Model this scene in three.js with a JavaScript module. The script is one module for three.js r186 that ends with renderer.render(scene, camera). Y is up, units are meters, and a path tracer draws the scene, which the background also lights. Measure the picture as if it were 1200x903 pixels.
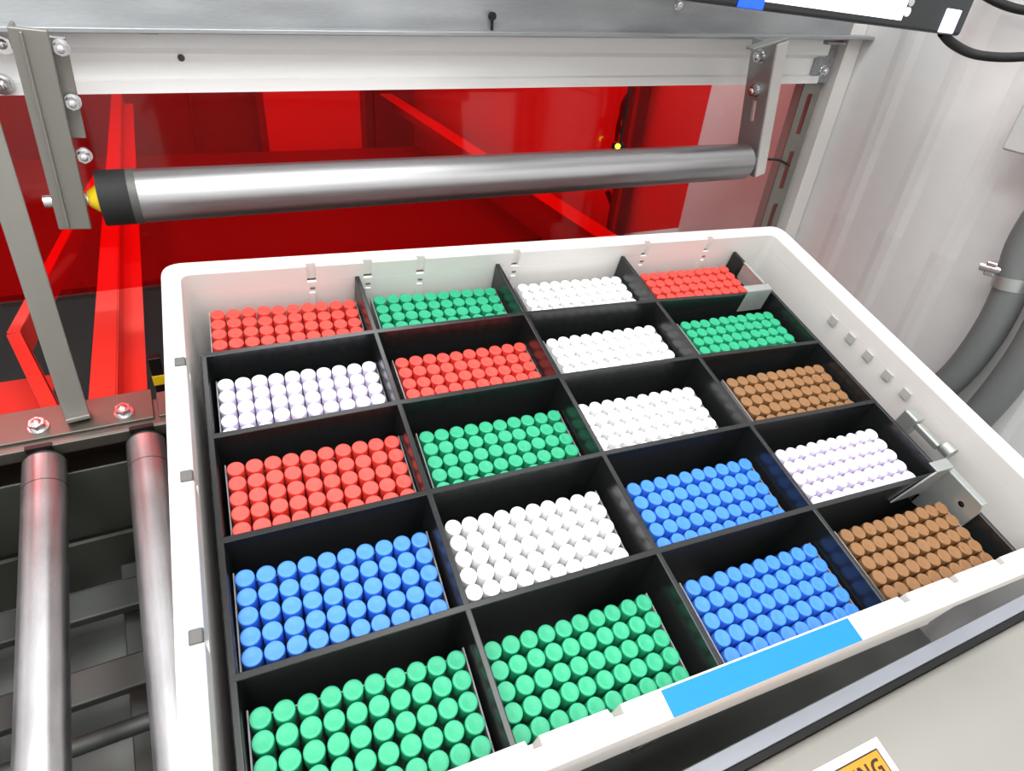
import * as THREE from 'three';
import { RectAreaLightUniformsLib } from 'three/addons/lights/RectAreaLightUniformsLib.js';
import { RoundedBoxGeometry } from 'three/addons/geometries/RoundedBoxGeometry.js';
import { mergeGeometries } from 'three/addons/utils/BufferGeometryUtils.js';
RectAreaLightUniformsLib.init();

// ------------------------------------------------------------------ camera
const scene = new THREE.Scene();
const renderer = new THREE.WebGLRenderer({ antialias: true });
renderer.toneMapping = THREE.LinearToneMapping;
renderer.toneMappingExposure = 1.0;
renderer.shadowMap.enabled = true;
const V = (x, y, z) => new THREE.Vector3(x, y, z);
const W = 1200, H = 903, F = 738.15;
const camRight = V(0.8917, 0.0803, 0.4454).normalize();
const camFwd = V(0.4112, -0.5546, -0.7234).normalize();
const camUp = camRight.clone().cross(camFwd).normalize();
camFwd.copy(camUp.clone().cross(camRight)).normalize();
const CAM = V(-0.2313, 1.2683, 0.2926);
const camera = new THREE.PerspectiveCamera(2 * Math.atan(H / 2 / F) * 180 / Math.PI, W / H, 0.02, 30);
camera.position.copy(CAM);
camera.quaternion.setFromRotationMatrix(new THREE.Matrix4().makeBasis(camRight, camUp, camFwd.clone().negate()));
scene.add(camera);
scene.background = new THREE.Color(0x202020);

// ------------------------------------------------------------------ lights: ceiling panels of the room
const LAMPS = [[-0.85, 0.3], [0.05, 0.3], [-0.85, 1.1], [0.05, 1.1], [-0.85, -1.1], [0.05, -1.1]];
const LAMP_Y = 2.42, LAMP_INT = 9.8;
function area(color, intensity, w, h, pos, target) {
  const l = new THREE.RectAreaLight(color, intensity, w, h);
  l.position.copy(pos); l.lookAt(target); l.castShadow = true; scene.add(l);
  return l;
}

// ------------------------------------------------------------------ helpers
function ray(u, v) {
  return camRight.clone().multiplyScalar(u - W / 2).addScaledVector(camUp, -(v - H / 2)).addScaledVector(camFwd, F).normalize();
}
const onZ = (u, v, z) => { const d = ray(u, v); return CAM.clone().addScaledVector(d, (z - CAM.z) / d.z); };
const onX = (u, v, x) => { const d = ray(u, v); return CAM.clone().addScaledVector(d, (x - CAM.x) / d.x); };
const onY = (u, v, y) => { const d = ray(u, v); return CAM.clone().addScaledVector(d, (y - CAM.y) / d.y); };
let seed = 7;
const rnd = () => { seed = (seed * 1664525 + 1013904223) >>> 0; return seed / 4294967296; };
const rs = (a) => (rnd() * 2 - 1) * a;

const taken = {};
function numbered(n) {
  if (!(n in taken)) { taken[n] = 0; return n; }
  taken[n]++; return `${n}_${String(taken[n]).padStart(3, '0')}`;
}
function thing(name, label, category, pos, quat, group) {
  const g = new THREE.Group(); g.name = numbered(name);
  if (pos) g.position.copy(pos);
  if (quat) g.quaternion.copy(quat);
  g.userData = { label, category };
  if (group) g.userData.group = group;
  scene.add(g); return g;
}
function part(name, geo, mat, parent, x = 0, y = 0, z = 0) {
  const m = new THREE.Mesh(geo, mat); m.name = name; m.position.set(x, y, z);
  m.castShadow = m.receiveShadow = true; parent.add(m); return m;
}
function struct(name, geo, mat, x = 0, y = 0, z = 0) {
  const m = part(numbered(name), geo, mat, scene, x, y, z); m.userData.kind = 'structure'; return m;
}
const box = (w, h, d) => new THREE.BoxGeometry(w, h, d);
const rbox = (w, h, d, r = 0.001, s = 2) => new RoundedBoxGeometry(w, h, d, s, Math.min(r, w / 2.01, h / 2.01, d / 2.01));
const cyl = (r, l, n = 24) => new THREE.CylinderGeometry(r, r, l, n);
const moved = (g, x, y, z) => { g.translate(x, y, z); return g; };
function merge(list) { return mergeGeometries(list.map((g) => { const n = g.index ? g.toNonIndexed() : g; for (const k of Object.keys(n.attributes)) if (!['position', 'normal', 'uv'].includes(k)) n.deleteAttribute(k); return n; })); }
// a bar from a to b; 'face' is roughly the way its wide side looks
function barQuat(a, b, face) {
  const y = b.clone().sub(a).normalize();
  const z = face.clone().addScaledVector(y, -face.dot(y)).normalize();
  const x = y.clone().cross(z);
  return new THREE.Quaternion().setFromRotationMatrix(new THREE.Matrix4().makeBasis(x, y, z));
}
function tubeGeo(points, r, seg = 60, rad = 14) { return new THREE.TubeGeometry(new THREE.CatmullRomCurve3(points), seg, r, rad, false); }
function boltGeo(r, h) {
  const w = new THREE.CylinderGeometry(r * 1.25, r * 1.25, h * 0.25, 20); w.translate(0, h * 0.125, 0);
  const n = new THREE.CylinderGeometry(r, r * 1.05, h * 0.75, 6); n.translate(0, h * 0.6, 0);
  const s = new THREE.SphereGeometry(r * 0.62, 12, 6, 0, Math.PI * 2, 0, Math.PI / 2); s.scale(1, 0.6, 1); s.translate(0, h * 0.95, 0);
  return merge([w, n, s]);
}

// ------------------------------------------------------------------ textures and materials
function noiseTex(w, h, fn, srgb) {
  const d = new Uint8Array(w * h * 4);
  for (let j = 0; j < h; j++) for (let i = 0; i < w; i++) {
    const c = fn(i, j); const k = (j * w + i) * 4;
    d[k] = c[0]; d[k + 1] = c[1]; d[k + 2] = c[2]; d[k + 3] = 255;
  }
  const t = new THREE.DataTexture(d, w, h); t.wrapS = t.wrapT = THREE.RepeatWrapping;
  t.magFilter = THREE.LinearFilter; t.minFilter = THREE.LinearMipmapLinearFilter; t.generateMipmaps = true;
  if (srgb) t.colorSpace = THREE.SRGBColorSpace; t.needsUpdate = true; return t;
}
function lattice(n) { const a = []; for (let i = 0; i < n * n; i++) a.push(rnd()); return (x, y) => {
  const X = Math.floor(x), Y = Math.floor(y), fx = x - X, fy = y - Y, s = (t) => t * t * (3 - 2 * t);
  const g = (i, j) => a[((j % n + n) % n) * n + (i % n + n) % n];
  const u = s(fx), v = s(fy);
  return (g(X, Y) * (1 - u) + g(X + 1, Y) * u) * (1 - v) + (g(X, Y + 1) * (1 - u) + g(X + 1, Y + 1) * u) * v; }; }
const nz = lattice(32);
const galvMap = noiseTex(256, 256, (i, j) => { const v = 200 + 38 * (nz(i / 16, j / 16) - 0.5) + 26 * (nz(i / 8 + 5, j / 32 * 1) - 0.5) + rs(5); return [v, v + 1, v + 2]; }, true);
const galvRough = noiseTex(256, 256, (i, j) => { const v = 110 + 70 * (nz(i / 16 + 9, j / 16) - 0.5) + rs(10); return [v, v, v]; });
const brushRough = noiseTex(128, 128, (i, j) => { const v = 108 + 50 * (nz(i / 4, j / 64) - 0.5) + 40 * (nz(i / 64, j / 4 + 3) - 0.5) + rs(6); return [v, v, v]; });
const brushMap = noiseTex(128, 128, (i, j) => { const v = 196 + 34 * (nz(i / 4 + 3, j / 64) - 0.5) + 22 * (nz(i / 16, j / 8 + 7) - 0.5) + rs(4); return [v, v, v]; }, true);
const paintMap = noiseTex(256, 256, (i, j) => { const v = 242 + 10 * (nz(i / 32, j / 32) - 0.5) + rs(2); return [v, v - 1, v - 3]; }, true);
const std = (color, roughness, metalness = 0, extra = {}) => new THREE.MeshStandardMaterial({ color, roughness, metalness, ...extra });
const M = {
  galv: std(0xc8cacb, 1, 0.45, { map: galvMap, roughnessMap: galvRough }),
  steel: std(0xf2f2f4, 1, 1, { map: brushMap, roughnessMap: brushRough }),
  bolt: std(0xe6e6e8, 0.22, 1),
  dullSteel: std(0x8d8b84, 0.42, 0.6),
  railSteel: std(0x6c675f, 0.4, 0.7),
  darkSteel: std(0x50524e, 0.5, 0.5),
  white: std(0xf0eeea, 0.42, 0, { map: paintMap }),
  wall: std(0xdfe0e0, 0.38, 0, { map: paintMap }),
  beam: std(0xf4f3f1, 0.35, 0),
  ceiling: std(0xe8e8e6, 0.9),
  floor: std(0x7d7b76, 0.6),
  pan: std(0x6a6c68, 0.5, 0.4),
  black: std(0x0c0d0d, 0.45),
  rubber: std(0x151515, 0.7),
  yellow: std(0xe8c51a, 0.5),
  tote: std(0xdedbd6, 0.4),
  divider: std(0x1a1c1c, 0.27),
  conduit: std(0x636665, 0.55),
  cover: std(0x9b9993, 0.42, 0.1),
  slate: std(0xa9adb6, 0.35, 0.5),
  tape: std(0x0078d0, 0.7),
  clear: new THREE.MeshPhysicalMaterial({ color: 0xdcdedc, roughness: 0.15, transmission: 0.72, thickness: 0 }),
  traym: new THREE.MeshPhysicalMaterial({ color: 0xe6e4e4, roughness: 0.2, transmission: 0.7, thickness: 0 }),
  zinc: std(0xa4a8a5, 0.4, 0.6),
  acrylic: new THREE.MeshPhysicalMaterial({ color: new THREE.Color().setRGB(0.93, 0.05, 0.055), roughness: 0.06, transmission: 0.96, thickness: 0 }),
  machine: std(0xd9d6d2, 0.5, 0.1),
  panel: std(0x74716f, 0.6),
  railPaint: std(0xe0382c, 0.45),
  glass: std(0xd8d8d4, 0.2),
};

// ------------------------------------------------------------------ the room
const RX = 0.6, LX = -1.5, ZB = -2.1, ZF = 1.7, TOP = 2.5, PART = -0.36;
struct('floor', box(RX - LX + 0.2, 0.06, ZF - ZB + 0.2), M.floor, (RX + LX) / 2, -0.03, (ZF + ZB) / 2);
struct('ceiling', box(RX - LX + 0.2, 0.06, ZF - ZB + 0.2), M.ceiling, (RX + LX) / 2, TOP + 0.03, (ZF + ZB) / 2);
struct('wall_left', box(0.06, TOP, ZF - ZB + 0.1), M.wall, LX - 0.03, TOP / 2, (ZF + ZB) / 2);
struct('wall_front', box(RX - LX, TOP, 0.06), M.wall, (RX + LX) / 2, TOP / 2, ZF + 0.03);
struct('wall_back', box(RX - LX, TOP, 0.06), M.panel, (RX + LX) / 2, TOP / 2, ZB - 0.03);
const wallR = struct('wall_right', box(0.06, TOP, ZF - ZB + 0.1), M.wall, RX + 0.03, TOP / 2, (ZF + ZB) / 2);
// raised ribs of the wall cladding: every panel carries a pair of low ribs
const ribShape = new THREE.Shape([[0, -0.016], [0.0015, -0.006], [0.0015, 0.006], [0, 0.016]].map(([a, b]) => new THREE.Vector2(a, b)));
const ribGeo = new THREE.ExtrudeGeometry(ribShape, { depth: TOP - 0.02, bevelEnabled: false });
ribGeo.rotateX(-Math.PI / 2); ribGeo.rotateY(Math.PI);
for (let k = 0; k < 18; k++) part('rib', ribGeo, M.wall, wallR, -0.03, -TOP / 2 + 0.01, -0.27 + k * 0.075 - (ZF + ZB) / 2);
LAMPS.forEach(([x, z]) => {
  const l = thing('ceiling_lamp', 'white flat ceiling light panel over the work place', 'lamp', V(x, LAMP_Y, z), null, 'ceiling light panels over the work place');
  part('housing', rbox(0.64, 0.06, 0.64, 0.006), M.white, l, 0, 0.05, 0);
  part('diffuser', box(0.6, 0.012, 0.6), std(0xffffff, 0.9, 0, { emissive: 0xffffff, emissiveIntensity: 2 }), l, 0, 0.015, 0);
  area(0xfcfdff, LAMP_INT, 0.6, 0.6, V(x, LAMP_Y - 0.003, z), V(x, 0, z));
});
// ------------------------------------------------------------------ frames of reference
const S = 0.1277;                                   // metres per divider column
const T0 = V(0, 1, 0);                              // middle of the tote, at the divider tops
const qTote = new THREE.Quaternion().setFromRotationMatrix(new THREE.Matrix4().makeBasis(V(0.9978, -0.016, 0.0639).normalize(), V(0, 0.9699, 0.2437).normalize(), V(-0.0659, -0.2432, 0.9677).normalize()));
const qConv = new THREE.Quaternion().setFromRotationMatrix(new THREE.Matrix4().makeBasis(V(1, 0, 0), V(0, 0.96985, 0.2437), V(0, -0.2437, 0.96985)));
const tw = (x, y, z) => V(x * S, y * S, z * S).applyQuaternion(qTote).add(T0);
const cw = (x, y, z) => V(x, y, z).applyQuaternion(qConv).add(T0);

// ------------------------------------------------------------------ roller conveyor (tilted to the operator)
const ROLL_TOP = -0.1583, RR = 0.0158;
const conv = thing('roller_conveyor', 'tilted roller conveyor with bare steel rollers carrying the white tote', 'conveyor', T0, qConv);
{
  const back = part('side_rail', merge([moved(rbox(1.6, 0.003, 0.03, 0.001), 0, 0, -0.015), moved(rbox(1.6, 0.11, 0.003, 0.001), 0, -0.0555, -0.0315), moved(rbox(1.6, 0.014, 0.003, 0.0012), 0, -0.006, 0)]), M.railSteel, conv, -0.28, -0.16, -0.212);
  for (let k = -7; k < 13; k++) {
    const x = -0.379 + (k - 1) * 0.0768;
    if (k > -2 && k < 3) part('axle_slot', box(0.019, 0.006, 0.004), M.black, back, x + 0.28, 0.0005, 0.0012);
    const r = part('roller', new THREE.CylinderGeometry(RR, RR, 0.385, 40).rotateX(Math.PI / 2), M.steel, conv, x, ROLL_TOP - RR, -0.012);
    part('end_cap', cyl(RR * 0.86, 0.006).rotateX(Math.PI / 2), M.darkSteel, r, 0, 0, -0.1935);
    part('end_cap', cyl(RR * 0.86, 0.006).rotateX(Math.PI / 2), M.darkSteel, r, 0, 0, 0.1935);
    part('seam_ring', new THREE.TorusGeometry(RR + 0.00005, 0.00035, 6, 40), M.darkSteel, r, 0, 0, -0.165);
  }
  const plate = part('splice_plate', merge([moved(rbox(0.12, 0.003, 0.036, 0.001), 0.004, 0, 0), moved(rbox(0.017, 0.003, 0.03, 0.001), 0.076, -0.0003, 0.0025)]), M.railSteel, conv, -0.355, -0.157, -0.236);
  part('bolt', boltGeo(0.0062, 0.008), M.bolt, plate, -0.023, 0.0015, 0.006);
  part('bolt', boltGeo(0.0062, 0.008), M.bolt, plate, 0.041, 0.0015, 0.007);
  // inside below the rollers
  part('inner_plate', rbox(1.6, 0.1, 0.002, 0.0005), std(0x51534b, 0.55, 0.4), conv, -0.28, -0.235, -0.198);
  part('inner_plate', rbox(1.6, 0.09, 0.004, 0.0005), std(0x51534b, 0.55, 0.4), conv, -0.28, -0.328, -0.19);
  for (const [z, h, w] of [[-0.13, -0.30, 0.03], [-0.05, -0.29, 0.03], [0.05, -0.30, 0.02], [0.13, -0.29, 0.04]]) part('cross_member', rbox(1.6, 0.012, w, 0.002), M.darkSteel, conv, -0.28, h, z);
  part('drip_pan', rbox(1.6, 0.004, 0.5, 0.001), M.pan, conv, -0.28, -0.37, 0.02);
  part('drive_shaft', cyl(0.007, 1.6).rotateZ(Math.PI / 2), M.darkSteel, conv, -0.28, -0.262, 0.005);
  part('frame_bar', rbox(0.02, 0.02, 0.36, 0.002), M.darkSteel, conv, -0.348, -0.335, 0);
  // front guide rail: a grey folded lip standing over a black seal
  const gr = part('guide_rail', rbox(1.7, 0.003, 0.0118, 0.001), M.slate, conv, -0.25, -0.166, 0.208); gr.rotation.y = -0.028;
  part('rail_web', rbox(1.7, 0.2, 0.003, 0.001), M.pan, gr, 0, -0.102, 0.003);
  part('seal_strip', rbox(1.7, 0.006, 0.006, 0.001), M.rubber, conv, -0.25, -0.169, 0.217).rotation.y = -0.028;
  const cov = part('front_cover', rbox(1.7, 0.1, 0.34, 0.006, 3), M.cover, conv, -0.25, -0.212, 0.3906); cov.rotation.y = -0.028;
  // warning label on the cover
  const cv = document.createElement('canvas'); cv.width = 1024; cv.height = 640;
  const c = cv.getContext('2d'); c.fillStyle = '#fbfbfa'; c.fillRect(0, 0, 1024, 640);
  c.fillStyle = '#2a2018'; c.fillRect(40, 36, 948, 568);
  c.fillStyle = '#ec9626'; c.fillRect(47, 43, 934, 554);
  c.fillStyle = '#31170d'; c.font = 'bold 104px sans-serif'; c.textAlign = 'right'; c.textBaseline = 'alphabetic'; c.fillText('WARNING', 966, 142);
  const tex = new THREE.CanvasTexture(cv); tex.colorSpace = THREE.SRGBColorSpace;
  const lab = part('warning_label', rbox(0.17, 0.0006, 0.106, 0.0002), std(0xfbfbfa, 0.45), cov, 0, 0, 0);
  const face = part('print', new THREE.PlaneGeometry(0.169, 0.1055).rotateX(-Math.PI / 2), std(0xffffff, 0.45, 0, { map: tex }), lab, 0, 0.0005, 0);
  lab.position.set(0.176 - 0.085 + 0.25, 0.0504, 0.248 + 0.053 - 0.399); lab.rotation.y = -0.02;
  lab.userData.label = 'orange and white warning sticker';
}

// ------------------------------------------------------------------ tote
const RIM = { x0: -2.1, x1: 2.6, z0: -1.545, z1: 1.535 }, INN = { x0: -2.0, x1: 2.45, z0: -1.43, z1: 1.42 };
const FLOOR_Y = -1.195, BASE_Y = -1.232;
function roundRect(P, x0, z0, x1, z1, r) { // in shape space y = -z
  P.moveTo(x0 + r, -z1); P.lineTo(x1 - r, -z1); P.quadraticCurveTo(x1, -z1, x1, -z1 + r);
  P.lineTo(x1, -z0 - r); P.quadraticCurveTo(x1, -z0, x1 - r, -z0); P.lineTo(x0 + r, -z0);
  P.quadraticCurveTo(x0, -z0, x0, -z0 - r); P.lineTo(x0, -z1 + r); P.quadraticCurveTo(x0, -z1, x0 + r, -z1); return P;
}
function ringGeo(o, ro, i, ri, y0, y1, bevel, holePath) {
  const s = roundRect(new THREE.Shape(), o.x0 + bevel, o.z0 + bevel, o.x1 - bevel, o.z1 - bevel, ro);
  s.holes.push(holePath || roundRect(new THREE.Path(), i.x0 - bevel, i.z0 - bevel, i.x1 + bevel, i.z1 + bevel, ri));
  const g = new THREE.ExtrudeGeometry(s, { depth: y1 - y0 - 2 * bevel, bevelEnabled: bevel > 0, bevelSize: bevel, bevelThickness: bevel, bevelSegments: 2, curveSegments: 8 });
  g.translate(0, 0, y0 + bevel); g.rotateX(-Math.PI / 2); g.scale(S, S, S); return g;
}
const FRONT_NOTCH = [-1.68, -1.32, -0.95, -0.60, 1.02, 1.38, 1.75, 2.1], BACK_NOTCH = [-1.28, -0.93, -0.58, 0.11, 1.2, 1.8], LEFT_NOTCH = [-0.73, -0.02, 0.71];
const NW = 0.036, ND = 0.036;
const tote = thing('storage_tote', 'white plastic storage tote with black dividers and a blue tape strip', 'tote', T0, qTote);
{
  const b = 0.008, h = new THREE.Path(), r = 0.07;
  const x0 = INN.x0 - b, x1 = INN.x1 + b, z0 = INN.z0 - b, z1 = INN.z1 + b;
  h.moveTo(x0 + r, -z1);
  for (const x of FRONT_NOTCH) { h.lineTo(x - NW, -z1); h.lineTo(x - NW + 0.012, -z1 - ND); h.lineTo(x + NW, -z1 - ND); h.lineTo(x + NW, -z1); }
  h.lineTo(x1 - r, -z1); h.quadraticCurveTo(x1, -z1, x1, -z1 + r); h.lineTo(x1, -z0 - r); h.quadraticCurveTo(x1, -z0, x1 - r, -z0);
  for (const x of [...BACK_NOTCH].reverse()) { h.lineTo(x + NW, -z0); h.lineTo(x + NW, -z0 + ND); h.lineTo(x - NW, -z0 + ND); h.lineTo(x - NW, -z0); }
  h.lineTo(x0 + r, -z0); h.quadraticCurveTo(x0, -z0, x0, -z0 - r);
  for (const z of LEFT_NOTCH) { h.lineTo(x0, -z + 0.036); h.lineTo(x0 - 0.05, -z + 0.036); h.lineTo(x0 - 0.05, -z - 0.036); h.lineTo(x0, -z - 0.036); }
  h.lineTo(x0, -z1 + r); h.quadraticCurveTo(x0, -z1, x0 + r, -z1);
  part('rim', ringGeo(RIM, 0.11, INN, 0.07, -0.03, 0.1, b, h), M.tote, tote);
  part('rim_lip', ringGeo({ x0: RIM.x0 + 0.01, x1: RIM.x1 - 0.01, z0: RIM.z0 + 0.01, z1: RIM.z1 - 0.01 }, 0.1, { x0: RIM.x0 + 0.03, x1: RIM.x1 - 0.03, z0: RIM.z0 + 0.03, z1: RIM.z1 - 0.03 }, 0.09, -0.13, -0.025, 0.004), M.tote, tote);
  const WO = { x0: INN.x0 - 0.022, x1: INN.x1 + 0.03, z0: INN.z0 - 0.022, z1: INN.z1 + 0.022 };
  part('wall_shell', ringGeo(WO, 0.08, INN, 0.06, BASE_Y + 0.02, -0.025, 0), M.tote, tote);
  part('base', moved(rbox((WO.x1 - WO.x0) * S, (FLOOR_Y - BASE_Y) * S, (WO.z1 - WO.z0) * S, 0.002), (WO.x1 + WO.x0) / 2 * S, (FLOOR_Y + BASE_Y) / 2 * S, (WO.z1 + WO.z0) / 2 * S), M.tote, tote);
  // small moulded lugs under the notches of the back wall and on the outside of the front wall
  for (const z of LEFT_NOTCH) part('socket_plug', rbox(0.05 * S, 0.03 * S, 0.06 * S, 0.001), std(0x5c5b58, 0.6), tote, -2.028 * S, 0.091 * S, z * S);
  for (const x of BACK_NOTCH) { const lg = part('lug', rbox(0.04 * S, 0.14 * S, 0.012 * S, 0.0006), M.tote, tote, x * S, -0.17 * S, (INN.z0 + 0.006) * S); part('slit', rbox(0.03 * S, 0.014 * S, 0.008 * S, 0.0003), std(0x6d6a66, 0.5), lg, 0.003 * S, 0.1 * S, -0.003 * S); }
  // clips and pockets of the wall that the divider box leaves free
  for (const z of [-0.53, -0.33, -0.14, 0.06, 0.24]) part('plug', rbox(0.012 * S, 0.07 * S, 0.07 * S, 0.001), std(0xb0afaa, 0.5), tote, (INN.x1 - 0.015) * S, -0.06 * S, z * S);
  const la = part('latch', merge([moved(rbox(0.09 * S, 0.16 * S, 0.11 * S, 0.002), 0, 0, 0), moved(rbox(0.05 * S, 0.05 * S, 0.2 * S, 0.002), 0, 0.03 * S, 0.15 * S)]), M.zinc, tote, 2.33 * S, -0.12 * S, 0.42 * S);
  part('latch_knob', cyl(0.045 * S, 0.07 * S).rotateX(Math.PI / 2), M.zinc, la, 0.02 * S, 0.05 * S, 0.29 * S);
  const tape = part('tape_strip', rbox(1.03 * S, 0.0006, 0.104 * S, 0.0002), M.tape, tote, 0.125 * S, 0.1 * S + 0.0004, 1.482 * S);
  tape.userData.label = 'bright blue tape strip';
}

// ------------------------------------------------------------------ divider box
const DIV_Y = FLOOR_Y + 0.006;
const CX = [-1.931, -1, -0.0286, 1, 2.109], CTOP = [-0.041, 0, 0.0149, 0, -0.044], RZ = [-0.9, -0.332, 0.2528, 0.8489], TH = 0.03;
const divs = thing('divider_grid', 'glossy black plastic divider grid standing in the white tote', 'divider', T0, qTote);
CX.forEach((x, i) => {
  const z0 = i === 0 ? -0.9 : -1.425, z1 = 1.412, len = (z1 - z0) * S, top = CTOP[i] * S + 0.0002, h = top - DIV_Y * S;
  part('lengthwise_divider', rbox(TH * S, h, len, 0.0008, 1), M.divider, divs, x * S, top - h / 2, (z0 + z1) / 2 * S);
});
RZ.forEach((z) => {
  const s = new THREE.Shape(); s.moveTo(CX[0] * S, DIV_Y * S); s.lineTo(CX[4] * S, DIV_Y * S);
  for (let i = 4; i >= 0; i--) s.lineTo(CX[i] * S, CTOP[i] * S); s.closePath();
  const g = new THREE.ExtrudeGeometry(s, { depth: TH * S - 0.0008, bevelEnabled: true, bevelSize: 0.0003, bevelThickness: 0.0004, bevelSegments: 1 });
  part('crosswise_divider', g, M.divider, divs, 0, 0, z * S - TH * S / 2 + 0.0004);
});

// ------------------------------------------------------------------ tubes
const PITCH = 0.0862, DEEP = 0.13;
const CAPR = 0.0412 * S, CAPH = 0.0135, BODYR = 0.033 * S;
const capProf = [[0, 0], [CAPR * 0.5, 0], [CAPR * 0.62, 0.0004], [CAPR * 0.9, 0.0004], [CAPR * 0.98, -0.0001], [CAPR, -0.001], [CAPR, -CAPH], [BODYR * 0.9, -CAPH]].reverse().map(([a, b]) => new THREE.Vector2(a, b));
const capGeo = new THREE.LatheGeometry(capProf, 22);
const TUBEL = (-DEEP - FLOOR_Y - 0.02) * S - CAPH;
const bodyGeo = new THREE.CylinderGeometry(BODYR, BODYR * 0.92, TUBEL, 10, 1, false);
const COL = {
  red: std(0xe4463b, 0.5), green: std(0x249f72, 0.5), white: std(0xfbfafa, 0.5), lilac: std(0xece4f8, 0.5), blue: std(0x3b7fe8, 0.5), brown: std(0x855f3a, 0.55),
};
const bodyMat = std(0xcfd0cd, 0.3);
const CELLS = [   // column, row, cap colour, middle of the back row, slope, what stands beside and behind
  [0, 0, 'red', -1.429, -1.319, 0.02, 'roller-side tote wall', 'tote back wall'],
  [1, 0, 'green', -0.436, -1.289, 0.015, 'corner red rack', 'tote back wall'],
  [2, 0, 'white', 0.545, -1.279, 0.004, 'green rack', 'tote back wall'],
  [3, 0, 'red', 1.583, -1.292, -0.01, 'white rack', 'tote back wall'],
  [0, 1, 'lilac', -1.426, -0.747, 0.011, 'roller-side tote wall', 'corner red rack'],
  [1, 1, 'red', -0.447, -0.738, 0, 'lilac rack', 'green rack'],
  [2, 1, 'white', 0.528, -0.717, -0.015, 'red rack', 'white rack'],
  [3, 1, 'green', 1.611, -0.722, 0.002, 'white rack', 'red rack'],
  [0, 2, 'red', -1.448, -0.178, 0.006, 'roller-side tote wall', 'lilac rack'],
  [1, 2, 'green', -0.492, -0.148, 0.015, 'red rack', 'red rack'],
  [2, 2, 'white', 0.484, -0.149, 0.011, 'green rack', 'white rack'],
  [3, 2, 'brown', 1.631, -0.143, 0.018, 'white rack', 'green rack'],
  [0, 3, 'blue', -1.475, 0.415, 0.02, 'roller-side tote wall', 'red rack'],
  [1, 3, 'white', -0.517, 0.409, 0.025, 'blue rack', 'green rack'],
  [2, 3, 'blue', 0.518, 0.443, 0.015, 'white rack', 'white rack'],
  [3, 3, 'lilac', 1.583, 0.464, 0.003, 'blue rack', 'brown rack'],
  [0, 4, 'green', -1.524, 0.997, 0.02, 'roller-side tote wall', 'blue rack'],
  [1, 4, 'green', -0.531, 1.017, 0.006, 'green rack', 'white rack'],
  [2, 4, 'blue', 0.534, 1.033, 0.004, 'green rack', 'blue rack'],
  [3, 4, 'brown', 1.606, 1.047, 0.02, 'blue rack', 'lilac rack'],
];
const ORD = ['first', 'second', 'third', 'fourth', 'fifth', 'sixth', 'seventh', 'eighth', 'ninth', 'tenth'];
const protos = {};
for (const [ci, ri, col, mx, mz, slope, beside, behind] of CELLS) {
  const half = 4.5 * PITCH + 0.0415, sl = Math.abs(slope);
  const xl = CX[ci] + TH / 2 + 0.004, xr = CX[ci + 1] - TH / 2 - 0.004;
  const zb = (ri === 0 ? INN.z0 + 0.018 : RZ[ri - 1] + TH / 2) + 0.004, zf = (ri === 4 ? INN.z1 : RZ[ri] - TH / 2) - 0.004;
  const tl = Math.min(half * 2 + 0.014, xr - xl - 5 * PITCH * sl), td = 5 * PITCH + 0.006;
  const hx = tl / 2 + td / 2 * sl, hz = td / 2 + tl / 2 * sl;
  const cx = Math.min(Math.max(mx - 2 * PITCH * slope, xl + hx), xr - hx), cm = Math.min(Math.max(mz + 2 * PITCH, zb + hz), zf - hz);
  const rows = ri === 0 ? 4 : 5;
  const name = col + '_capped_tube', shade = col === 'lilac' ? 'pale lilac' : col;
  // clear tray round the block
  const tray = thing('tube_tray', `clear tray of ${col}-capped tubes next to the ${beside} and the ${behind}`, 'tray', tw(cx, FLOOR_Y, cm), qTote, 'clear trays under the tubes');
  tray.rotateY(-slope);
  const thh = (-DEEP - FLOOR_Y) - 0.03, t = 0.0008;
  part('tray_floor', box(tl * S, 0.001, td * S), M.traym, tray, 0, 0.0009, 0);
  for (const sgn of [-1, 1]) part('tray_wall', box(t, thh * S, td * S), M.traym, tray, sgn * (tl * S / 2 - t / 2), thh * S / 2 + 0.0015, 0);
  for (const sgn of [-1, 1]) part('tray_wall', box(tl * S, (thh - 0.1) * S, t), M.traym, tray, 0, (thh - 0.1) * S / 2 + 0.0015, sgn * (td * S / 2 - t / 2));
  for (let j = 0; j < rows; j++) for (let i = 0; i < 10; i++) {
    const u = (i - 4.5) * PITCH, v = (j - 2) * PITCH, label = `${shade}-capped tube, ${ORD[i]} from the ${beside}, ${ORD[j]} row from the ${behind}`;
    const x = cx + u - slope * v + rs(0.0010), z = cm + v + slope * u + rs(0.0010), y = -DEEP + rs(0.004);
    let o;
    if (!protos[col]) {
      o = protos[col] = thing(name, label, 'tube');
      part('cap', capGeo, COL[col], o); part('body', bodyGeo, bodyMat, o, 0, -CAPH - TUBEL / 2, 0);
    } else { o = protos[col].clone(); o.name = numbered(name); scene.add(o); }
    o.userData = { label, category: 'tube', group: `${col}-capped tubes in the tote` };
    o.position.copy(tw(x, y, z)); o.quaternion.copy(qTote); o.rotateX(rs(0.012)); o.rotateZ(rs(0.012));
  }
}

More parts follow.
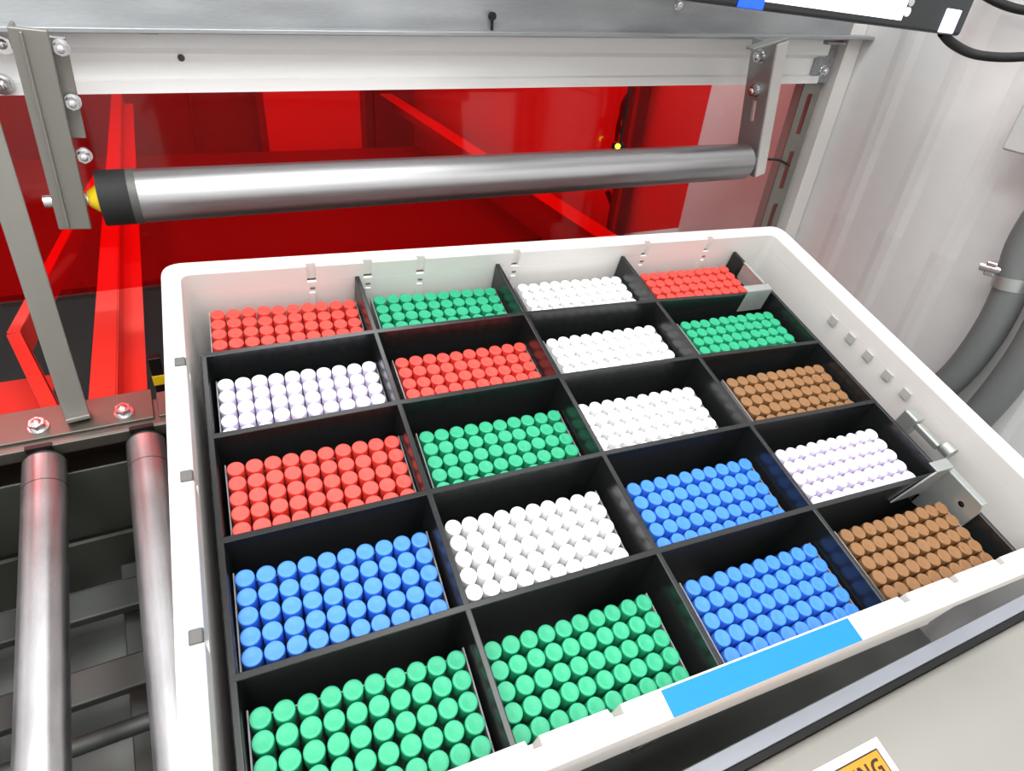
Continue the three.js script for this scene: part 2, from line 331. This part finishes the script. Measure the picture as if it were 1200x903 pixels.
// ------------------------------------------------------------------ clips on the dividers
{
  const c = thing('divider_clip', 'small folded clear plastic clip on the divider corner beside red tubes', 'clip', tw(1.93, 0, -0.9), qTote);
  part('front_tab', rbox(0.24 * S, 0.19 * S, 0.0012, 0.0005), M.clear, c, 0, -0.09 * S, 0.028 * S);
  part('top_fold', rbox(0.24 * S, 0.0012, 0.07 * S, 0.0005), M.clear, c, 0, 0.012 * S, -0.002 * S);
  part('side_tab', rbox(0.0012, 0.15 * S, 0.27 * S, 0.0005), M.clear, c, 0.13 * S, -0.085 * S, -0.2 * S);
  part('side_fold', rbox(0.03 * S, 0.0012, 0.27 * S, 0.0005), M.clear, c, 0.125 * S, -0.008 * S, -0.2 * S);
  const b = thing('corner_bracket', 'bent zinc steel bracket with a hole on the divider corner by brown tubes', 'bracket', tw(2.085, 0, 0.95), qTote);
  const s = new THREE.Shape([[-0.078, 0.02], [0.18, 0.02], [0.2, -0.03], [0.2, -0.25], [-0.078, -0.33]].map(([a, q]) => new THREE.Vector2(a * S, q * S)));
  s.holes.push(new THREE.Path().absarc(0.105 * S, -0.075 * S, 0.0026, 0, Math.PI * 2));
  const g = new THREE.ExtrudeGeometry(s, { depth: 0.0012, bevelEnabled: false, curveSegments: 16 }); g.rotateY(-Math.PI / 2);
  part('side_plate', g, M.zinc, b, -0.002 * S, 0, 0);
  part('top_fold', rbox(0.05 * S, 0.0012, 0.3 * S, 0.0005), M.zinc, b, 0.018 * S, 0.02 * S, 0.03 * S);
  const f = new THREE.Shape([[0, 0.06], [-0.14, 0.06], [-0.17, 0.02], [-0.3, -0.22], [-0.06, -0.2], [0, -0.26]].map(([a, q]) => new THREE.Vector2(a * S, q * S)));
  part('front_flap', new THREE.ExtrudeGeometry(f, { depth: 0.0012, bevelEnabled: false }), M.zinc, b, -0.005 * S, 0, (0.8489 + 0.02 - 0.95) * S);
  part('back_fold', rbox(0.15 * S, 0.0012, 0.07 * S, 0.0005), M.zinc, b, -0.08 * S, 0.06 * S, -0.105 * S);
}

// ------------------------------------------------------------------ machine frame behind the tote
// header: galvanised beam across the top
const hA = onZ(-60, 34.5, -0.335), hB = onZ(1012, 45, -0.335); hB.x = RX - 0.001;
{
  const len = hB.x - hA.x + 0.35, ang = Math.atan2(hB.y - hA.y, hB.x - hA.x);
  const h = thing('header_beam', 'wide galvanised header beam above the machine opening', 'beam', hB.clone(), new THREE.Quaternion().setFromAxisAngle(V(0, 0, 1), ang));
  part('face_plate', rbox(len, 0.14, 0.02, 0.002), M.galv, h, -len / 2, 0.07, -0.01);
  part('lower_flange', rbox(len, 0.004, 0.03, 0.001), M.galv, h, -len / 2, 0.002, 0.002);
  const scr = part('cable_tie', merge([moved(cyl(0.0035, 0.004, 12).rotateX(Math.PI / 2), 0, 0.012, 0.001), moved(box(0.0022, 0.014, 0.002), 0, 0.003, 0.001)]), M.rubber, h, onZ(575, 30, -0.335).x - hB.x, 0.004, 0.002);
  part('bolt', boltGeo(0.004, 0.005).rotateX(Math.PI / 2), M.bolt, h, onZ(795, 3, -0.335).x - hB.x, 0.03, 0);
}
// white profile beam below it
{
  const a = onZ(-80, 112, -0.35), b = onZ(955, 97, -0.35), len = b.x - a.x, ang = Math.atan2(b.y - a.y, len);
  const p = thing('profile_beam', 'white painted profile beam with a bright top ledge below the header', 'beam', a, new THREE.Quaternion().setFromAxisAngle(V(0, 0, 1), ang));
  const prof = new THREE.Shape([[0.004, 0], [0.004, 0.009], [0, 0.0105], [0, 0.029], [0.007, 0.034], [0.007, 0.0525], [-0.03, 0.0525], [-0.03, 0]].map(([x, y]) => new THREE.Vector2(x, y)));
  const g = new THREE.ExtrudeGeometry(prof, { depth: len, bevelEnabled: false }); g.rotateY(-Math.PI / 2); g.scale(-1, 1, 1);
  // turn the profile so that it runs along x and looks to +z
  g.applyMatrix4(new THREE.Matrix4().makeScale(1, 1, 1));
  const idx = g.getIndex(); if (!idx) { const pos = g.attributes.position; for (let i = 0; i < pos.count; i += 3) { for (const at of Object.values(g.attributes)) { const n = at.itemSize; for (let k = 0; k < n; k++) { const t = at.array[(i + 1) * n + k]; at.array[(i + 1) * n + k] = at.array[(i + 2) * n + k]; at.array[(i + 2) * n + k] = t; } } } }
  g.computeVertexNormals();
  part('profile', g, M.beam, p);
  part('ledge_strip', rbox(0.16, 0.004, 0.004, 0.001), M.galv, p, 0.12, 0.05, 0.008);
  for (const px of [107, 177]) part('notch_cover', rbox(0.014, 0.004, 0.004, 0.001), M.zinc, p, onZ(px, 45, -0.35).x - a.x, 0.0455, 0.0075);
  for (const [u, v] of [[5, 52], [4, 100]]) part('bolt', boltGeo(0.006, 0.008).rotateX(Math.PI / 2), M.bolt, p, onZ(u, v, -0.345).x - a.x, onZ(u, v, -0.345).y - a.y, 0.004);
  part('screw', boltGeo(0.0022, 0.002).rotateX(Math.PI / 2), M.darkSteel, p, onZ(212, 62, -0.35).x - a.x, 0.026, 0.0);
}
// posts on the wall side
{
  const post = thing('corner_post', 'grey steel corner post standing against the white ribbed wall', 'post', V(0.585, 0, -0.348));
  part('front_face', rbox(0.024, 1.24, 0.004, 0.001), M.machine, post, 0.002, 0.62, 0.012);
  part('side_face', rbox(0.004, 1.24, 0.03, 0.001), M.machine, post, -0.011, 0.62, -0.001);
  const st = thing('slotted_strut', 'slotted steel strut channel beside the grey corner post', 'strut', V(0.552, 0, -0.362));
  const s = new THREE.Shape([[-0.0165, 0.3], [0.0165, 0.3], [0.0165, 1.19], [-0.0165, 1.19]].map(([x, y]) => new THREE.Vector2(x, y)));
  for (let y = 1.155; y > 0.5; y -= 0.075) { const p = new THREE.Path(); p.moveTo(-0.0045, y - 0.052); p.lineTo(0.0045, y - 0.052); p.lineTo(0.0045, y); p.lineTo(-0.0045, y); p.closePath(); s.holes.push(p); }
  part('slotted_face', new THREE.ExtrudeGeometry(s, { depth: 0.0025, bevelEnabled: false }), M.dullSteel, st, 0, 0, 0.009);
  part('channel', merge([moved(box(0.0025, 0.89, 0.012), -0.0155, 0.745, 0.003), moved(box(0.0025, 0.89, 0.02), 0.0155, 0.745, -0.001)]), M.zinc, st);
  const br = part('angle_plate', merge([moved(rbox(0.034, 0.05, 0.004, 0.001), 0, 0.008, 0), moved(rbox(0.034, 0.004, 0.014, 0.001), 0, 0.031, 0.006)]), M.galv, st, 0.002, 1.186, 0.014);
  part('bolt', boltGeo(0.0055, 0.006).rotateX(Math.PI / 2), M.bolt, br, 0.001, -0.002, 0.002);
}

// hanging roller with its two brackets
{
  const zR = -0.3, a = onZ(150, 232, zR), b = onZ(872, 188, zR); b.y = (a.y + b.y) / 2; a.y = b.y;
  const g = thing('hanging_roller', 'bare steel roller hanging on two brackets across the machine opening', 'roller', a.clone());
  const L = b.x - a.x, R = 0.0212;
  part('tube', moved(new THREE.LatheGeometry([[0, 0], [R - 0.001, 0], [R, 0.001], [R, L - 0.003], [R - 0.002, L - 0.0005], [R * 0.4, L], [0, L]].map(([x, y]) => new THREE.Vector2(x, y)), 48).rotateZ(-Math.PI / 2), 0, 0, 0), M.steel, g);
  const cap = part('end_cap', new THREE.CylinderGeometry(R * 1.02, R * 1.02, 0.023, 40).rotateZ(Math.PI / 2), M.rubber, g, -0.0075, 0, 0);
  part('worn_edge', new THREE.CylinderGeometry(R * 1.03, R * 1.03, 0.006, 40).rotateZ(Math.PI / 2), std(0x5b5b58, 0.5, 0.4), cap, 0.013, 0, 0);
  part('bushing', new THREE.CylinderGeometry(R * 0.55, R * 0.3, 0.008, 30).rotateZ(-Math.PI / 2), M.yellow, g, -0.023, 0, 0).userData.label = 'yellow bushing';
  part('axle', cyl(0.005, 0.03).rotateZ(Math.PI / 2), M.bolt, g, -0.042, 0, 0);
  part('axle', cyl(0.005, 0.03).rotateZ(Math.PI / 2), M.bolt, g, L + 0.008, 0, 0);
  // left bracket: flat folded bar
  const brackets = [[onZ(33, 30, -0.285), onZ(89, 264, -0.300), 0.0222, 1], [onZ(903, 50, -0.29), onZ(878, 205, -0.302), 0.024, -1]];
  brackets.forEach(([t, bt, w, side], i) => {
    const q = barQuat(bt, t, V(0, 0, 1)), len = t.distanceTo(bt);
    const br = new THREE.Group(); br.name = 'bracket'; br.position.copy(bt).sub(a); br.quaternion.copy(q); g.add(br);
    if (i === 0) {
      part('face', rbox(w, len, 0.004, 0.0012), M.dullSteel, br, 0, len / 2, 0.006);
      part('fold_edge', rbox(0.002, len * 0.97, 0.006, 0.0008), M.dullSteel, br, -w / 2 + 0.007, len * 0.5, 0.0075);
      part('flange', rbox(0.003, len * 0.9, 0.016, 0.001), M.dullSteel, br, -w / 2 + 0.0015, len * 0.55, -0.002);
      part('slide_plate', rbox(0.013, len * 0.48, 0.003, 0.001), M.dullSteel, br, w / 2 + 0.002, len * 0.72, -0.004);
      for (const f of [0.4, 0.67, 0.92]) part('bolt', boltGeo(0.0044, 0.008).rotateX(Math.PI / 2), M.bolt, br, w / 2 + 0.005, len * f, -0.001);
    } else {
      part('face', rbox(0.016, len, 0.004, 0.001), M.machine, br, 0.009, len / 2, 0.008);
      const s = new THREE.Shape([[-0.018, 0], [0.018, 0], [0.018, len], [-0.018, len]].map(([x, y]) => new THREE.Vector2(x, y)));
      const p = new THREE.Path(); p.moveTo(-0.003, len * 0.42); p.lineTo(0.003, len * 0.42); p.lineTo(0.003, len * 0.58); p.lineTo(-0.003, len * 0.58); p.closePath(); s.holes.push(p);
      const web = new THREE.ExtrudeGeometry(s, { depth: 0.003, bevelEnabled: false }); web.rotateY(Math.PI / 2);
      part('web', web, M.zinc, br, 0.0, 0, -0.01);
      for (const f of [0.66, 0.9]) part('bolt', boltGeo(0.006, 0.008).rotateZ(Math.PI / 2), M.bolt, br, 0.0, len * f, -0.01);
      part('top_fold', rbox(0.05, 0.003, 0.012, 0.001), M.zinc, br, -0.008, len + 0.002, 0.003);
    }
  });
}
// leaning strut from the conveyor side plate up to the header, at the far side of the roller bracket
{
  const a = cw(-0.350, -0.1545, -0.236), t = onZ(-32, 100, -0.30);
  const st = thing('leaning_strut', 'dull grey flat strut rising from the conveyor side plate', 'strut', a, barQuat(a, t, V(0.2, 0.2, 1)));
  const L = a.distanceTo(t);
  part('bar', rbox(0.0185, L, 0.004, 0.001), M.dullSteel, st, 0, L / 2, 0);
  part('foot', rbox(0.0185, 0.004, 0.014, 0.001), M.dullSteel, st, 0, 0.002, 0.006);
}

// ------------------------------------------------------------------ inside the machine
{
  const pane = thing('acrylic_guard', 'clear red acrylic guard sheet behind the roller', 'panel', V(-0.2, 0.879, -0.59));
  part('sheet', moved(box(1.595, 0.8, 0.004), 0.0, 0.4, 0), M.acrylic, pane);
  // rails of the conveyor that runs to the back
  const mkRail = (name, label, x, w, z0, z1, y, hgt) => {
    const r = thing(name, label, 'rail', V(x, y - hgt, z0)); const L = z0 - z1;
    part('top_flange', rbox(w * 0.5, 0.003, L, 0.001), M.railPaint, r, -w * 0.25, hgt, -L / 2);
    part('web', rbox(0.003, hgt, L, 0.001), M.railPaint, r, 0, hgt / 2, -L / 2);
    part('low_flange', rbox(w * 0.5, 0.003, L, 0.001), M.railPaint, r, w * 0.25, hgt * 0.42, -L / 2);
    part('end_slot', rbox(0.006, 0.03, 0.004, 0.001), M.zinc, r, -w * 0.12, hgt - 0.02, 0.002);
    return r;
  };
  mkRail('conveyor_rail', 'bright channel rail running back under the red guard beside hazard tape', -0.334, 0.05, -0.37, -2.05, 0.852, 0.05);
  mkRail('conveyor_rail', 'long channel rail running back beside the wall behind red guard', 0.50, 0.09, -0.64, -2.05, 0.852, 0.05);
  // second rail with a bent end plate
  const b = thing('bent_guide', 'red folded guide strip bending inward at the near end', 'guide', V(0, 0, 0));
  const gp = [onY(118, 205, 0.85), onY(24, 388, 0.85), onY(70, 478, 0.85)];
  for (let i = 0; i < 2; i++) {
    const m = gp[i].clone().lerp(gp[i + 1], 0.5), d = gp[i + 1].clone().sub(gp[i]), L = d.length();
    const pc = part('guide_strip', merge([moved(rbox(0.003, 0.034, L, 0.001), 0, -0.017, 0), moved(rbox(0.016, 0.003, L, 0.001), -0.0065, -0.0015, 0)]), M.railPaint, b, m.x, m.y, m.z);
    pc.rotation.y = Math.atan2(d.x, d.z);
  }
  part('lower_plate', rbox(0.06, 0.003, 0.08, 0.001), M.railPaint, b, gp[1].x - 0.005, 0.8, gp[1].z + 0.07);
  part('stay', rbox(0.006, 0.06, 0.006, 0.001), M.zinc, b, gp[2].x - 0.002, 0.80, gp[2].z - 0.004);
  const hz = thing('hazard_strip', 'yellow and black striped hazard tape on a narrow upright', 'tape', V(-0.292, 0.55, -0.4));
  part('upright', rbox(0.012, 0.33, 0.012, 0.001), M.black, hz, 0, 0.165, 0);
  for (let k = 0; k < 9; k++) { const m = part('stripe', rbox(0.0125, 0.012, 0.0125, 0.0005), M.yellow, hz, 0, 0.03 + k * 0.034, 0.0006); }
  const mt = thing('drive_drum', 'dark grey drum behind the tote corner', 'drum', V(-0.22, 0.74, -0.46));
  part('drum', cyl(0.06, 0.1, 36).rotateZ(Math.PI / 2), std(0x55504f, 0.5, 0.4), mt); part('hub', cyl(0.02, 0.12, 24).rotateZ(Math.PI / 2), M.darkSteel, mt);
  const bed = thing('lower_bed', 'flat machine bed under the rails behind the red guard', 'bed', V(-0.2, 0.0, -1.35));
  part('top_plate', rbox(1.5, 0.02, 0.9, 0.004), M.panel, bed, 0, 0.7, -0.1);
  for (const [x, z] of [[-0.7, -0.5], [0.7, -0.5], [-0.7, 0.3], [0.7, 0.3]]) part('leg', rbox(0.05, 0.69, 0.05, 0.003), M.black, bed, x, 0.345, z);
  const skirt = thing('black_skirt', 'black cover plate low behind the conveyor side rail', 'cover', V(-0.2, 0.0, -0.52));
  part('plate', rbox(1.5, 0.69, 0.01, 0.002), M.black, skirt, 0, 0.345, 0.04); part('shelf', rbox(1.5, 0.01, 0.5, 0.002), M.black, skirt, 0, 0.695, -0.2);
  // upright in the depth, cables and a sensor with a lit indicator
  const up = thing('upright_post', 'slim upright post by the wall behind the red guard', 'post', V(0.58, 0.0, -0.755));
  part('post', rbox(0.03, 1.6, 0.03, 0.002), M.darkSteel, up, 0, 0.8, 0); part('edge_trim', rbox(0.006, 1.6, 0.006, 0.001), M.zinc, up, -0.016, 0.8, 0.015);
  const sen = thing('sensor', 'small sensor box with a yellow-green indicator light', 'sensor', onZ(722, 171, -0.57));
  part('housing', rbox(0.02, 0.012, 0.012, 0.002), M.black, sen, 0.006, -0.002, -0.002);
  part('indicator', new THREE.SphereGeometry(0.0042, 12, 8), std(0xd8ff40, 0.4, 0, { emissive: 0xb8ff20, emissiveIntensity: 6 }), sen, -0.001, 0.001, 0.006);
  part('stem', rbox(0.004, 0.3, 0.004, 0.001), M.black, sen, 0.012, 0.15, -0.006);
  const cab = thing('cable_bundle', 'black looped cables hanging behind the red guard', 'cable', V(0, 0, 0));
  const cz = (pts, z, r) => part('cable', tubeGeo(pts.map(([u, v]) => onZ(u, v, z)), r, 40, 8), M.rubber, cab);
  cz([[722, 165], [726, 140], [735, 118], [748, 108], [760, 122], [762, 150], [757, 190], [748, 225], [742, 262]], -0.8, 0.004);
  cz([[724, 150], [738, 158], [748, 145], [752, 128], [748, 112], [738, 112], [730, 128], [738, 150]], -0.8, 0.007);
  cz([[712, 225], [720, 245], [728, 262], [736, 268]], -0.8, 0.006);
  // wall panels at the back
  for (let k = 0; k < 5; k++) { const w = struct('trim', rbox(0.012, 1.6, 0.02, 0.002), M.panel, -0.75 + k * 0.3, 0.82, ZB + 0.012); }
  const cabi = thing('control_cabinet', 'tall plain cabinet at the back behind the red guard', 'cabinet', V(0.2, 0.0, -1.99));
  part('body', rbox(0.34, 1.5, 0.14, 0.004), M.panel, cabi, 0, 0.75, 0); part('door', rbox(0.3, 0.7, 0.006, 0.002), M.machine, cabi, 0, 1.0, 0.073);
}

// ------------------------------------------------------------------ on the wall: conduits, clamp, box, cables
{
  const xw = RX - 0.032;
  const c1 = thing('conduit', 'thick grey conduit bending down the white wall with a steel clamp', 'conduit', V(0, 0, 0));
  part('pipe', tubeGeo([onX(1200, 285, xw).add(V(0, 0.07, 0.006)), ...[[1200, 288], [1184, 340], [1155, 395], [1112, 447]].map(([u, v]) => onX(u, v, xw)), V(xw, 0.79, -0.075), V(xw, 0.6, -0.12), V(xw, 0.3, -0.13)], 0.0172, 80, 20), M.conduit, c1);
  const p = onX(1186, 330, xw), d = onX(1178, 350, xw).sub(onX(1194, 310, xw)).normalize();
  const q = new THREE.Quaternion().setFromUnitVectors(V(0, 1, 0), d);
  const cl = part('clamp', new THREE.CylinderGeometry(0.0186, 0.0186, 0.014, 28, 1, true), new THREE.MeshStandardMaterial({ color: 0xb9bdba, roughness: 0.35, metalness: 0.8, side: THREE.DoubleSide }), c1); cl.position.copy(p); cl.quaternion.copy(q);
  const ear = part('clamp_screw', merge([moved(rbox(0.014, 0.016, 0.012, 0.002), 0, 0, 0), moved(cyl(0.005, 0.022, 14).rotateX(Math.PI / 2), -0.003, 0, 0)]), M.bolt, c1); ear.position.copy(p).add(V(-0.008, 0.008, -0.02)); ear.quaternion.copy(q);
  const c2 = thing('conduit', 'thick grey conduit without a clamp dropping behind the tote', 'conduit', V(0, 0, 0));
  part('pipe', tubeGeo([...[[1290, 250], [1245, 335], [1212, 400], [1183, 443], [1145, 488]].map(([u, v]) => onX(u, v, xw)), V(xw, 0.76, -0.01), V(xw, 0.6, -0.02), V(xw, 0.3, -0.02)], 0.0178, 70, 20), M.conduit, c2);
  const jb = thing('junction_box', 'pale grey junction box screwed to the white wall', 'box', onX(1172, 175, RX - 0.056));
  part('body', rbox(0.056, 0.09, 0.16, 0.003), std(0xb4b5b1, 0.45), jb, 0.028, 0.045, 0.08);
  part('cover_screw', boltGeo(0.004, 0.003).rotateZ(Math.PI / 2), M.bolt, jb, 0, 0.012, 0.03);
}
// ------------------------------------------------------------------ monitor
{
  const zm = -0.12, a = onZ(860, 8.5, zm), b = onZ(1126, 43, zm), ex = b.clone().sub(a).normalize();
  const up = onZ(1145, 0, zm).sub(b); const ey = up.addScaledVector(ex, -up.dot(ex)).normalize(), ez = ex.clone().cross(ey);
  const q = new THREE.Quaternion().setFromRotationMatrix(new THREE.Matrix4().makeBasis(ex, ey, ez));
  const m = thing('monitor', 'black bezel monitor with a bright white screen over the header', 'monitor', b.clone(), q);
  const w = 0.42, h = 0.27;
  part('bezel', rbox(w, h, 0.022, 0.003), std(0x16191b, 0.35), m, -w / 2, h / 2, -0.012);
  const loc = (u, v) => { const p = onZ(u, v, zm).sub(b); return [p.dot(ex), p.dot(ey)]; };
  const s1 = loc(1056, 24), sw = w + s1[0] - 0.02, sh = h - s1[1] - 0.02;
  part('screen', box(sw, sh, 0.001), std(0xffffff, 0.3, 0, { emissive: 0xf4faff, emissiveIntensity: 1.3 }), m, s1[0] - sw / 2, s1[1] + sh / 2, -0.0006);
  const led = loc(881, 3);
  part('status_light', rbox(0.026, 0.008, 0.001, 0.0004), std(0x0838ff, 0.3, 0, { emissive: 0x0a40ff, emissiveIntensity: 2.5 }), m, led[0], led[1], -0.0004).userData.label = 'glowing blue status light';
  const bt = loc(1113, 25);
  part('lit_button', rbox(0.022, 0.019, 0.002, 0.001), std(0xe8e6ff, 0.4, 0, { emissive: 0xd6d8ff, emissiveIntensity: 0.75 }), m, bt[0], bt[1], 0.0).userData.label = 'square glowing white button';
  const kb = loc(1063, 14);
  part('small_button', cyl(0.0035, 0.002, 16).rotateX(Math.PI / 2), std(0xf4f4f4, 0.4), m, kb[0], kb[1], 0);
  const kb2 = loc(1068, 3);
  part('small_button', cyl(0.0028, 0.002, 16).rotateX(Math.PI / 2), std(0xb0b0b0, 0.4), m, kb2[0], kb2[1], 0);
  part('mount_arm', rbox(0.05, 0.05, 0.19, 0.004), M.black, m, -w * 0.55, h * 0.6, -0.118);
  const lp = V(s1[0] - sw / 2, s1[1] + sh / 2, 0.002).applyQuaternion(q).add(b);
  area(0xf0f6ff, 1.2, sw, sh, lp, lp.clone().add(ez)).rotation.setFromQuaternion(q.clone().multiply(new THREE.Quaternion().setFromAxisAngle(V(0, 1, 0), Math.PI)));
  const c = thing('monitor_cable', 'black cable drooping from the monitor toward the wall', 'cable', V(0, 0, 0));
  part('cable', tubeGeo([onZ(1104, 38, zm - 0.012), onZ(1115, 50, -0.13), onZ(1140, 63, -0.12), onZ(1170, 67, -0.1), onZ(1205, 66, -0.08), onZ(1250, 60, -0.06)], 0.0042, 40, 10), M.rubber, c);
  const c3 = thing('power_cable', 'black cable crossing the wall above the junction box', 'cable', V(0, 0, 0));
  part('cable', tubeGeo([onX(1140, -14, 0.58), onX(1168, 2, 0.585), onX(1190, 10, 0.585), onX(1215, 14, 0.585), onX(1260, 16, 0.585)], 0.0045, 40, 10), M.rubber, c3);
  const c4 = thing('sensor_wire', 'thin black wire from roller bracket to the slotted strut', 'wire', V(0, 0, 0));
  part('wire', tubeGeo([onZ(886, 186, -0.315), onZ(900, 186.5, -0.33), onZ(914, 188, -0.34), onZ(925, 194, -0.347)], 0.0016, 24, 8), M.rubber, c4);
}
renderer.render(scene, camera);
